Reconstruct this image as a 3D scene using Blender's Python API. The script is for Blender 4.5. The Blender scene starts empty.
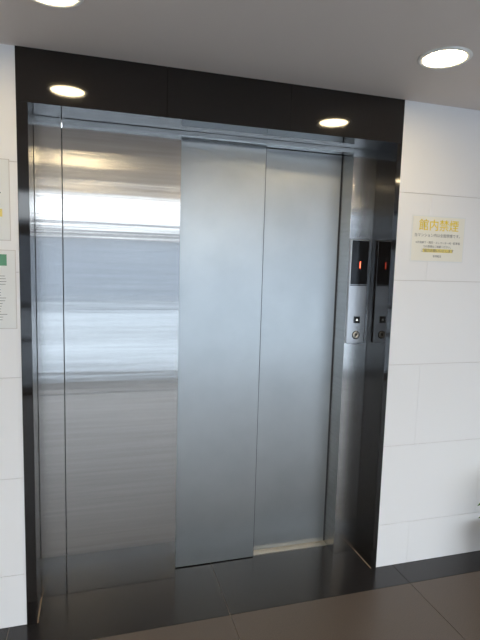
import bpy, bmesh, math, random
from mathutils import Matrix, Vector
random.seed(4)
S=bpy.context.scene
COL=S.collection
try:
    S.view_settings.view_transform='Standard'; S.view_settings.look='None'
except Exception: pass
S.view_settings.exposure=0.62

# ------------------------------------------------------------------ materials
def mat(name,base=(.8,.8,.8),rough=.5,metal=0.,ior=1.5,emit=None,estr=0,aniso=0,coat=0):
    m=bpy.data.materials.new(name); m.use_nodes=True
    nt=m.node_tree; b=nt.nodes['Principled BSDF']
    b.inputs['Base Color'].default_value=(*base,1); b.inputs['Roughness'].default_value=rough
    b.inputs['Metallic'].default_value=metal; b.inputs['IOR'].default_value=ior
    if aniso:
        b.inputs['Anisotropic'].default_value=aniso
        t=nt.nodes.new('ShaderNodeTangent'); t.direction_type='RADIAL'; t.axis='Z'
        nt.links.new(t.outputs[0],b.inputs['Tangent'])
    if coat: b.inputs['Coat Weight'].default_value=coat
    if emit:
        b.inputs['Emission Color'].default_value=(*emit,1); b.inputs['Emission Strength'].default_value=estr
    return m
def N(m,t,**k):
    n=m.node_tree.nodes.new(t)
    for a,v in k.items(): setattr(n,a,v)
    return n
def lk(m,a,b): m.node_tree.links.new(a,b)
def B(m): return m.node_tree.nodes['Principled BSDF']
def coords(m,scale=(1,1,1)):
    g=N(m,'ShaderNodeNewGeometry'); mp=N(m,'ShaderNodeMapping'); mp.inputs['Scale'].default_value=scale
    lk(m,g.outputs['Position'],mp.inputs['Vector']); return mp.outputs[0]
def noise(m,vec,scale,detail=3):
    n=N(m,'ShaderNodeTexNoise'); n.inputs['Scale'].default_value=scale; n.inputs['Detail'].default_value=detail
    lk(m,vec,n.inputs['Vector']); return n.outputs[0]
def ramp(m,fac,stops):
    r=N(m,'ShaderNodeValToRGB'); e=r.color_ramp.elements
    while len(e)<len(stops): e.new(.5)
    for i,(p,c) in enumerate(stops): e[i].position=p; e[i].color=(*c,1)
    lk(m,fac,r.inputs[0]); return r.outputs[0]
def bump(m,h,strength,dist=.001):
    b=N(m,'ShaderNodeBump'); b.inputs['Strength'].default_value=strength; b.inputs['Distance'].default_value=dist
    lk(m,h,b.inputs['Height']); lk(m,b.outputs[0],B(m).inputs['Normal'])

# mirror-ish brushed steel (jamb panels): reflections smear sideways
steel=mat('brushed_steel',(.60,.60,.61),.18,1.0,aniso=.95)
c=coords(steel,(.6,.6,26)); 
lk(steel,ramp(steel,noise(steel,c,3,3),[(.3,(.47,.462,.452)),(.7,(.53,.522,.512))]),B(steel).inputs['Base Color'])
c2=coords(steel,(.16,.16,8)); bump(steel,noise(steel,c2,2.2,3),.17,.004)
# satin door steel
dsteel=mat('satin_door_steel',(.56,.58,.60),.34,1.0,aniso=.4)
c=coords(dsteel,(3,3,3)); 
lk(dsteel,ramp(dsteel,noise(dsteel,c,2,6),[(.3,(.455,.475,.48)),(.7,(.495,.515,.52))]),B(dsteel).inputs['Base Color'])
c2=coords(dsteel,(1,1,1)); bump(dsteel,noise(dsteel,c2,900,2),.12,.0006)
alu=mat('sill_aluminium',(.55,.50,.43),.4,1.0)
rubber_shade=mat('door_edge_rubber_shade',(.09,.09,.095),.5)  # dark colour for the painted front seam shadow, also the rear leaf edge
darkmetal=mat('dark_gap',(.02,.02,.02),.6)
# black polished granite
gran=mat('black_polished_granite',(.012,.010,.010),.06,ior=1.55)
c=coords(gran,(1,1,1))
lk(gran,ramp(gran,noise(gran,c,420,3),[(.45,(.006,.005,.0045)),(.72,(.017,.012,.010))]),B(gran).inputs['Base Color'])
granf=mat('black_granite_floor',(.012,.011,.011),.2,ior=1.5)
c=coords(granf,(1,1,1))
lk(granf,ramp(granf,noise(granf,c,350,3),[(.45,(.012,.011,.012)),(.72,(.04,.036,.036))]),B(granf).inputs['Base Color'])
tilef=mat('brown_grey_floor_tile',(.1,.085,.075),.38,ior=1.5)
c=coords(tilef,(1,1,1))
lk(tilef,ramp(tilef,noise(tilef,c,240,5),[(.3,(.062,.045,.034)),(.7,(.125,.095,.074))]),B(tilef).inputs['Base Color'])
grout=mat('floor_grout',(.33,.28,.24),.8)
walltile=mat('white_wall_tile',(.82,.81,.81),.28,ior=1.45)
c=coords(walltile,(1,1,1)); bump(walltile,noise(walltile,c,28,4),.12,.003)
wgrout=mat('wall_grout',(.60,.57,.55),.8)
ceilm=mat('painted_ceiling',(.78,.705,.655),.7)
c=coords(ceilm,(1,1,1)); bump(ceilm,noise(ceilm,c,180,3),.15,.001)
sidew=mat('side_wall_paint',(.70,.69,.68),.6)
whitep=mat('white_trim_plastic',(.9,.89,.86),.4)
lampe=mat('warm_lamp_lens',(1,.95,.85),.3,emit=(1,.80,.48),estr=42)
black=mat('black_gloss_plastic',(.008,.008,.009),.12)
satin=mat('satin_faceplate',(.62,.62,.63),.33,1.0)
red=mat('red_led',(1,.1,.05),.4,emit=(1,.12,.06),estr=3)
btnw=mat('button_arrow_white',(.9,.9,.9),.4,emit=(1,1,1),estr=.4)
paper=mat('sign_paper',(.82,.79,.70),.5)
paperw=mat('poster_paper',(.76,.77,.76),.5)
yel=mat('yellow_ink',(.84,.62,.01),.5)
ink=mat('grey_ink',(.20,.19,.18),.6)
green=mat('green_ink',(.12,.33,.20),.6)
yband=mat('pale_yellow_ink',(.78,.64,.18),.6)
caulk=mat('beige_caulk',(.42,.30,.20),.7)
leafm=mat('leaf_green',(.05,.14,.03),.4)
c=coords(leafm,(1,1,1)); lk(leafm,ramp(leafm,noise(leafm,c,20,2),[(.3,(.03,.10,.02)),(.7,(.10,.22,.05))]),B(leafm).inputs['Base Color'])
potm=mat('dark_pot',(.05,.045,.04),.4); soil=mat('soil',(.04,.03,.02),.9); stemm=mat('stem_brown',(.12,.09,.04),.7)
frame=mat('window_frame_alu',(.20,.20,.21),.4,.8)
glass=bpy.data.materials.new('window_glass'); glass.use_nodes=True
nt=glass.node_tree; nt.nodes.clear()
o=nt.nodes.new('ShaderNodeOutputMaterial'); mx=nt.nodes.new('ShaderNodeMixShader'); tr=nt.nodes.new('ShaderNodeBsdfTransparent'); gl=nt.nodes.new('ShaderNodeBsdfGlossy')
gl.inputs['Roughness'].default_value=.02; mx.inputs[0].default_value=.07; tr.inputs[0].default_value=(.95,.98,1,1)
nt.links.new(tr.outputs[0],mx.inputs[1]); nt.links.new(gl.outputs[0],mx.inputs[2]); nt.links.new(mx.outputs[0],o.inputs[0])
pave=mat('street_paving',(.62,.64,.66),.8)
c=coords(pave,(1,1,1)); lk(pave,ramp(pave,noise(pave,c,.5,4),[(.35,(.20,.21,.22)),(.65,(.40,.41,.42))]),B(pave).inputs['Base Color'])
bldg=mat('street_building_render',(.22,.24,.27),.8)

# ------------------------------------------------------------------ mesh helpers
def add(name,me,m,parent=None,bev=0,smooth=False):
    ob=bpy.data.objects.new(name,me); COL.objects.link(ob)
    if m: me.materials.append(m)
    if parent: ob.parent=parent
    if bev:
        b=ob.modifiers.new('bevel','BEVEL'); b.width=bev; b.segments=3; b.limit_method='ANGLE'
    if smooth:
        for p in me.polygons: p.use_smooth=True
    return ob
def boxes(name,lst,m,parent=None,bev=0):
    bm=bmesh.new()
    for (x0,x1,y0,y1,z0,z1) in lst:
        r=bmesh.ops.create_cube(bm,size=1)
        for v in r['verts']:
            v.co=Vector(((x0+x1)/2+v.co.x*(x1-x0),(y0+y1)/2+v.co.y*(y1-y0),(z0+z1)/2+v.co.z*(z1-z0)))
    me=bpy.data.meshes.new(name); bm.to_mesh(me); bm.free()
    return add(name,me,m,parent,bev)
def empty(name,loc=(0,0,0)):
    e=bpy.data.objects.new(name,None); COL.objects.link(e); e.empty_display_size=.1
    return e
def lathe(name,prof,cx,cy,m,parent=None,n=64,axis='Z',cz=0):
    bm=bmesh.new(); rings=[]
    for r,z in prof:
        ring=[]
        for i in range(n):
            a=2*math.pi*i/n
            if axis=='Z': co=(cx+r*math.cos(a),cy+r*math.sin(a),z)
            else: co=(cx+r*math.cos(a),z,cz+r*math.sin(a))
            ring.append(bm.verts.new(co))
        rings.append(ring)
    for a,b in zip(rings,rings[1:]):
        for i in range(n): bm.faces.new((a[i],a[(i+1)%n],b[(i+1)%n],b[i]))
    for ring in (rings[0],rings[-1]):
        bm.faces.new(ring)
    bmesh.ops.recalc_face_normals(bm,faces=bm.faces)
    me=bpy.data.meshes.new(name); bm.to_mesh(me); bm.free()
    ob=add(name,me,m,parent,smooth=True)
    return ob
def text(name,body,x,y,z,size,m,parent,align='CENTER',sx=1,bold=0):
    cu=bpy.data.curves.new(name,'FONT'); cu.body=body; cu.size=size; cu.align_x=align; cu.align_y='CENTER'
    cu.extrude=.0002; cu.offset=bold
    ob=bpy.data.objects.new(name,cu); COL.objects.link(ob); cu.materials.append(m)
    ob.location=(x,y,z); ob.rotation_euler=(math.pi/2,0,0); ob.scale=(sx,1,1); ob.parent=parent
    return ob

W=1.725; H=2.4; XL=.042; XR=1.698; ZL=2.196; YS=.172
X0,X1,Y1=-2.6,5.6,-4.0

# ------------------------------------------------------------------ wall with tiles
TH=.4325; TW=.86; g=.0015
def tiles(xa,xb,off):
    out=[]; k=0; ztop=H
    while ztop>0.001:
        zb=max(0,ztop-TH)
        o=off+(TW/2 if k%2 else 0)
        edges=[xa]; n=math.floor((xa-o)/TW)+1
        while o+n*TW<xb-.001:
            if o+n*TW>xa+.001: edges.append(o+n*TW)
            n+=1
        edges.append(xb)
        for a,b in zip(edges,edges[1:]):
            out.append((a+(.0004 if a!=xa else 0),b-(.0004 if b!=xb else 0),0,.012,zb+g,ztop-g if k else ztop))
        ztop-=TH; k+=1
    return out
we=empty('wall_front')
boxes('tile_field_left',tiles(X0,0,-.62),walltile,we,bev=.0006)
boxes('tile_field_right',tiles(W,X1,W+.62),walltile,we,bev=.0006)
boxes('tile_backing',[(X0,0,.004,.34,0,H),(W,X1,.004,.34,0,H),(0,W,.06,.34,ZL+.02,H)],wgrout,we)

# other walls / ceiling / floor
boxes('wall_left',[(X0-.12,X0,Y1,.34,0,H)],sidew)
boxes('wall_right',[(X1,X1+.12,Y1,.34,0,H)],sidew)
boxes('wall_back',[(X0-.12,-2.1,Y1-.15,Y1,0,H),(5.5,X1+.12,Y1-.15,Y1,0,H)],sidew)
boxes('ceiling',[(X0-.12,X1+.12,Y1-.15,.34,H,H+.15)],ceilm)

# glazing
wi=empty('window_1')
fx=[-2.1,-.95,.2,1.35,2.5,3.5,4.5,5.5]
FR=[(a-.03,a+.03,Y1-.10,Y1-.04,.05,H-.02) for a in fx]+[(-2.1,5.5,Y1-.10,Y1-.04,0,.08),(-2.1,5.5,Y1-.10,Y1-.04,H-.05,H),(-2.1,5.5,Y1-.10,Y1-.04,1.86,2.0),(-2.1,5.5,Y1-.09,Y1-.05,1.02,1.07),(-2.1,5.5,Y1-.09,Y1-.05,.62,.66)]
boxes('frame',FR,frame,wi)
boxes('pane',[(-2.07,5.47,Y1-.075,Y1-.068,.08,H-.05)],glass,wi)

# floor
fl=empty('floor')
YB=-.157
boxes('slab',[(X0-.12,X1+.12,Y1-.15,.36,-.06,-.004)],grout,fl)
sx=[.878-.95*k for k in range(4,-1,-1)]+[.878+.95*k for k in range(1,6)]
sx=[s for s in sx if X0<s<X1]; ed=[X0]+sx+[X1]
gr=.0014
boxes('granite_border',[(a+gr,b-gr,YB+gr,.33,-.02,0) for a,b in zip(ed,ed[1:])],granf,fl)
fy=[YB-.95*k for k in range(0,5)]; fy=[v for v in fy if v>Y1]+[Y1]
boxes('floor_tiles',[(a+gr,b-gr,y1+gr,y0-gr,-.02,0) for a,b in zip(ed,ed[1:]) for y0,y1 in zip(fy,fy[1:])],tilef,fl)

# ------------------------------------------------------------------ granite surround
su=empty('granite_door_surround')
xs=[0,.585,1.14,W]
boxes('lintel',[(a+(.0004 if i else 0),b-.0004,-.004,.20,ZL,H) for i,(a,b) in enumerate(zip(xs,xs[1:]))],gran,su,bev=.0004)
boxes('jamb_left',[(0,XL,-.004,.24,0,ZL-.0006)],gran,su,bev=.0015)
boxes('jamb_right',[(XR,W,-.004,.24,0,ZL-.0006)],gran,su,bev=.0015)
boxes('caulk_line',[(XL,XL+.003,0,YS,0,.002),(XR-.003,XR,0,YS,0,.003)],caulk,su)

# ------------------------------------------------------------------ elevator
el=empty('elevator_entrance')
PX=.676; JX=1.562; ZH=2.174
boxes('fixed_panel_narrow',[(XL+.001,.1535,YS,YS+.03,.001,ZL-.001)],steel,el,bev=.001)
boxes('fixed_panel_wide',[(.1565,PX,YS,YS+.045,.001,ZL-.001)],steel,el,bev=.0015)
boxes('header',[(PX+.0005,JX,YS,YS+.025,ZH,ZL-.001),(PX+.0005,JX,YS+.025,.34,ZH+.012,ZL-.001)],steel,el,bev=.001)
boxes('jamb_panel_right',[(JX,XR-.001,YS,YS+.16,.001,ZL-.001)],steel,el,bev=.0015)
boxes('door_leaf_front',[(.60,1.1150,.245,.277,.004,ZH+.010)],dsteel,el,bev=.002)
boxes('door_leaf_front_seam_shade',[(1.1154,1.1172,.246,.286,.006,ZH+.010)],rubber_shade,el)  # thin dark strip added to paint the seam shadow between the leaves
boxes('door_leaf_rear',[(1.02,JX-.006,.292,.322,.009,ZH+.010)],dsteel,el,bev=.002)
boxes('door_leaf_rear_edge',[(JX-.0055,JX-.001,.294,.322,.009,ZH+.010)],rubber_shade,el)
boxes('shadow_gap',[(XL,XR,.335,.345,0,ZL)],darkmetal,el)
sl=[(PX-.05,JX,.258,.330,-.002,.003)]
for y in (.258,.270,.281,.297,.313): sl.append((PX-.05,JX,y,y+.006,.003,.0055))
boxes('sill',sl,alu,el)

# ------------------------------------------------------------------ hall call panel
cp=empty('elevator_call_panel')
a,b=1.566,1.672; yf=YS-.014
boxes('faceplate',[(a,b,yf,YS,1.192,1.738)],satin,cp,bev=.003)
boxes('display_window',[(a+.006,b-.003,yf-.003,yf,1.505,1.733)],black,cp,bev=.002)
boxes('display_lower_trim',[(a+.006,b-.003,yf-.0015,yf,1.498,1.503)],black,cp)
text('floor_digit','1',1.622,yf-.0036,1.605,.05,red,cp,bold=.0)
boxes('call_button_bezel',[(1.602,1.638,yf-.004,yf,1.300,1.336)],black,cp,bev=.004)
text('button_arrow','▲',1.620,yf-.0046,1.318,.016,btnw,cp)
lathe('key_switch',[(.019,yf),(.019,yf-.004),(.015,yf-.006),(.006,yf-.006),(.0055,yf-.003)],1.620,0,alu,cp,n=32,axis='Y',cz=1.236)
lathe('key_switch_collar',[(.022,yf),(.022,yf-.0015),(.020,yf-.002)],1.620,0,black,cp,n=32,axis='Y',cz=1.236)
boxes('key_slot',[(1.6185,1.6215,yf-.0065,yf-.004,1.229,1.243)],black,cp)

# ------------------------------------------------------------------ notices
sg=empty('no_smoking_sign')
boxes('sheet',[(1.815,2.122,-.003,0,1.637,1.857)],paper,sg,bev=.0005)
boxes('clear_cover_edge',[(1.809,2.128,-.0015,0,1.631,1.863)],paperw,sg)
cx=1.968
text('heading','館内禁煙',cx,-.0036,1.812,.060,yel,sg,sx=1.0,bold=.0003)
text('line_1','当マンション内は全面禁煙です。',cx,-.0036,1.764,.019,ink,sg)
boxes('highlight',[(1.88,2.06,-.0033,-.003,1.680,1.698)],yband,sg)
text('line_2','※共用廊下・階段・エレベーター内・駐車場',cx,-.0036,1.728,.0135,ink,sg)
text('line_3','での喫煙はご遠慮ください。',cx,-.0036,1.708,.0135,ink,sg)
text('line_4','ご協力お願いいたします',cx,-.0038,1.688,.018,ink,sg)
text('line_5','管理組合',cx,-.0036,1.660,.013,ink,sg)
def notice(name,x1,z0,z1,hdr,lines,w=.215):
    e=empty(name); x0=x1-w
    boxes('sheet',[(x0,x1,-.003,0,z0,z1)],paperw,e,bev=.0005)
    boxes('clear_cover_edge',[(x0-.003,x1+.003,-.0015,0,z0-.003,z1+.003)],wgrout,e)
    if hdr: boxes('header_band',[(x0+.012,x1-.030,-.0034,-.003,z1-.060,z1-.015)],green,e)
    else:
        boxes('pictogram',[(x0+.03,x1-.03,-.0034,-.003,z1-.13,z1-.125),(x0+.05,x1-.05,-.0034,-.003,z1-.115,z1-.04)],ink,e)
        boxes('yellow_mark',[(x1-.065,x1-.026,-.0036,-.003,z0+.09,z0+.12)],yband,e)
    rows=[]
    z=z1-.10 if hdr else z1-.16
    while z>z0+.03:
        rows.append((x0+.02,x1-.03-random.random()*.03,-.0034,-.003,z-.002,z)); z-=.011
    boxes('printed_lines',rows,ink,e)
    if hdr: text('heading','お知らせ',(x0+x1)/2-.02,-.0038,z1-.037,.028,paperw,e)
    return e
notice('wall_notice',-.032,1.662,1.972,False,8)
notice('wall_notice.001',-.016,1.309,1.620,True,12)

# ------------------------------------------------------------------ downlights
def downlight(name,x,y):
    e=empty(name)
    lathe('trim_ring',[(.098,H),(.098,H-.004),(.092,H-.007),(.080,H-.006),(.077,H-.001),(.077,H)],x,y,whitep,e)
    lathe('lens',[(.077,H),(.077,H-.002),(.06,H-.004),(.03,H-.0055),(.002,H-.006)],x,y,lampe,e)
for yy in (-.466,-1.88,-3.29):
    for xx in (-1.25,.168,1.580,3.0):
        if yy==-.466 and xx not in (.168,1.580): continue
        downlight('ceiling_downlight' ,xx,yy)

# ------------------------------------------------------------------ plant
pl=empty('potted_plant')
px,py=2.375,-.20
lathe('pot',[(.075,0),(.08,.01),(.105,.20),(.112,.205),(.112,.225),(.098,.225),(.094,.20)],px,py,potm,pl,n=48)
lathe('soil',[(.093,.196),(.093,.200)],px,py,soil,pl,n=32)
bm=bmesh.new()
def leaf(bm,base,dirv,L,wd):
    d=Vector(dirv).normalized(); side=d.cross(Vector((0,0,1))).normalized(); up=side.cross(d)
    rows=8; prev=None
    for i in range(rows+1):
        t=i/rows; w=wd*math.sin(math.pi*min(1,t*.97+.03))**.8
        cen=base+d*L*t-Vector((0,0,1))*L*.45*t*t
        cur=[bm.verts.new(cen-side*w+up*w*.35),bm.verts.new(cen),bm.verts.new(cen+side*w+up*w*.35)]
        if prev:
            for k in range(2): bm.faces.new((prev[k],prev[k+1],cur[k+1],cur[k]))
        prev=cur
for k in range(22):
    az=k*2.399+ .3; h=.29+.010*k; r=.03
    base=Vector((px+.02*math.cos(az),py+.02*math.sin(az),h))
    ln=.195 if math.sin(az)<.35 else .14
    leaf(bm,base,(math.cos(az),math.sin(az),.35+.02*k),ln,.022)
me=bpy.data.meshes.new('leaves'); bm.to_mesh(me); bm.free(); add('leaves',me,leafm,pl,smooth=True)
lathe('stem',[(.010,.198),(.008,.35),(.004,.52)],px,py,stemm,pl,n=12)

# ------------------------------------------------------------------ outside street
boxes('street_ground',[(-30,32,-40,Y1-.16,-.08,-.02)],pave)
boxes('street_building',[(-22,-5,-24,-18,-.02,4.0),(-4.5,6.5,-23,-17,-.02,3.0),(7,24,-24,-18,-.02,4.5)],bldg)

# ------------------------------------------------------------------ world + portal
w=bpy.data.worlds.new('World'); S.world=w; w.use_nodes=True
nt=w.node_tree; bg=nt.nodes['Background']
tc=nt.nodes.new('ShaderNodeTexCoord'); sp=nt.nodes.new('ShaderNodeSeparateXYZ'); cr=nt.nodes.new('ShaderNodeValToRGB')
cr.color_ramp.elements[0].color=(.97,.985,1,1); cr.color_ramp.elements[1].color=(.76,.87,1,1)
nt.links.new(tc.outputs['Generated'],sp.inputs[0]); nt.links.new(sp.outputs['Z'],cr.inputs[0]); nt.links.new(cr.outputs[0],bg.inputs[0])
bg.inputs[1].default_value=4.9
ld=bpy.data.lights.new('window_portal','AREA'); ld.shape='RECTANGLE'; ld.size=7.6; ld.size_y=2.3
ld.cycles.is_portal=True
lo=bpy.data.objects.new('window_portal',ld); COL.objects.link(lo); lo.location=(1.7,Y1-.02,1.22)
lo.rotation_euler=(math.pi/2,0,0)

# ------------------------------------------------------------------ camera
cam=bpy.data.cameras.new('camera'); co=bpy.data.objects.new('camera',cam); COL.objects.link(co)
r=Vector((.9601,-.2781,.0281)); d=Vector((-.0041,-.1145,-.9934)); f=Vector((.2795,.9537,-.1111))
M=Matrix(((r.x,-d.x,-f.x,.2961),(r.y,-d.y,-f.y,-2.1644),(r.z,-d.z,-f.z,1.5898),(0,0,0,1)))
co.matrix_world=M
cam.sensor_fit='VERTICAL'; cam.sensor_height=36; cam.lens=493.39/640*36; cam.clip_start=.02
S.camera=co
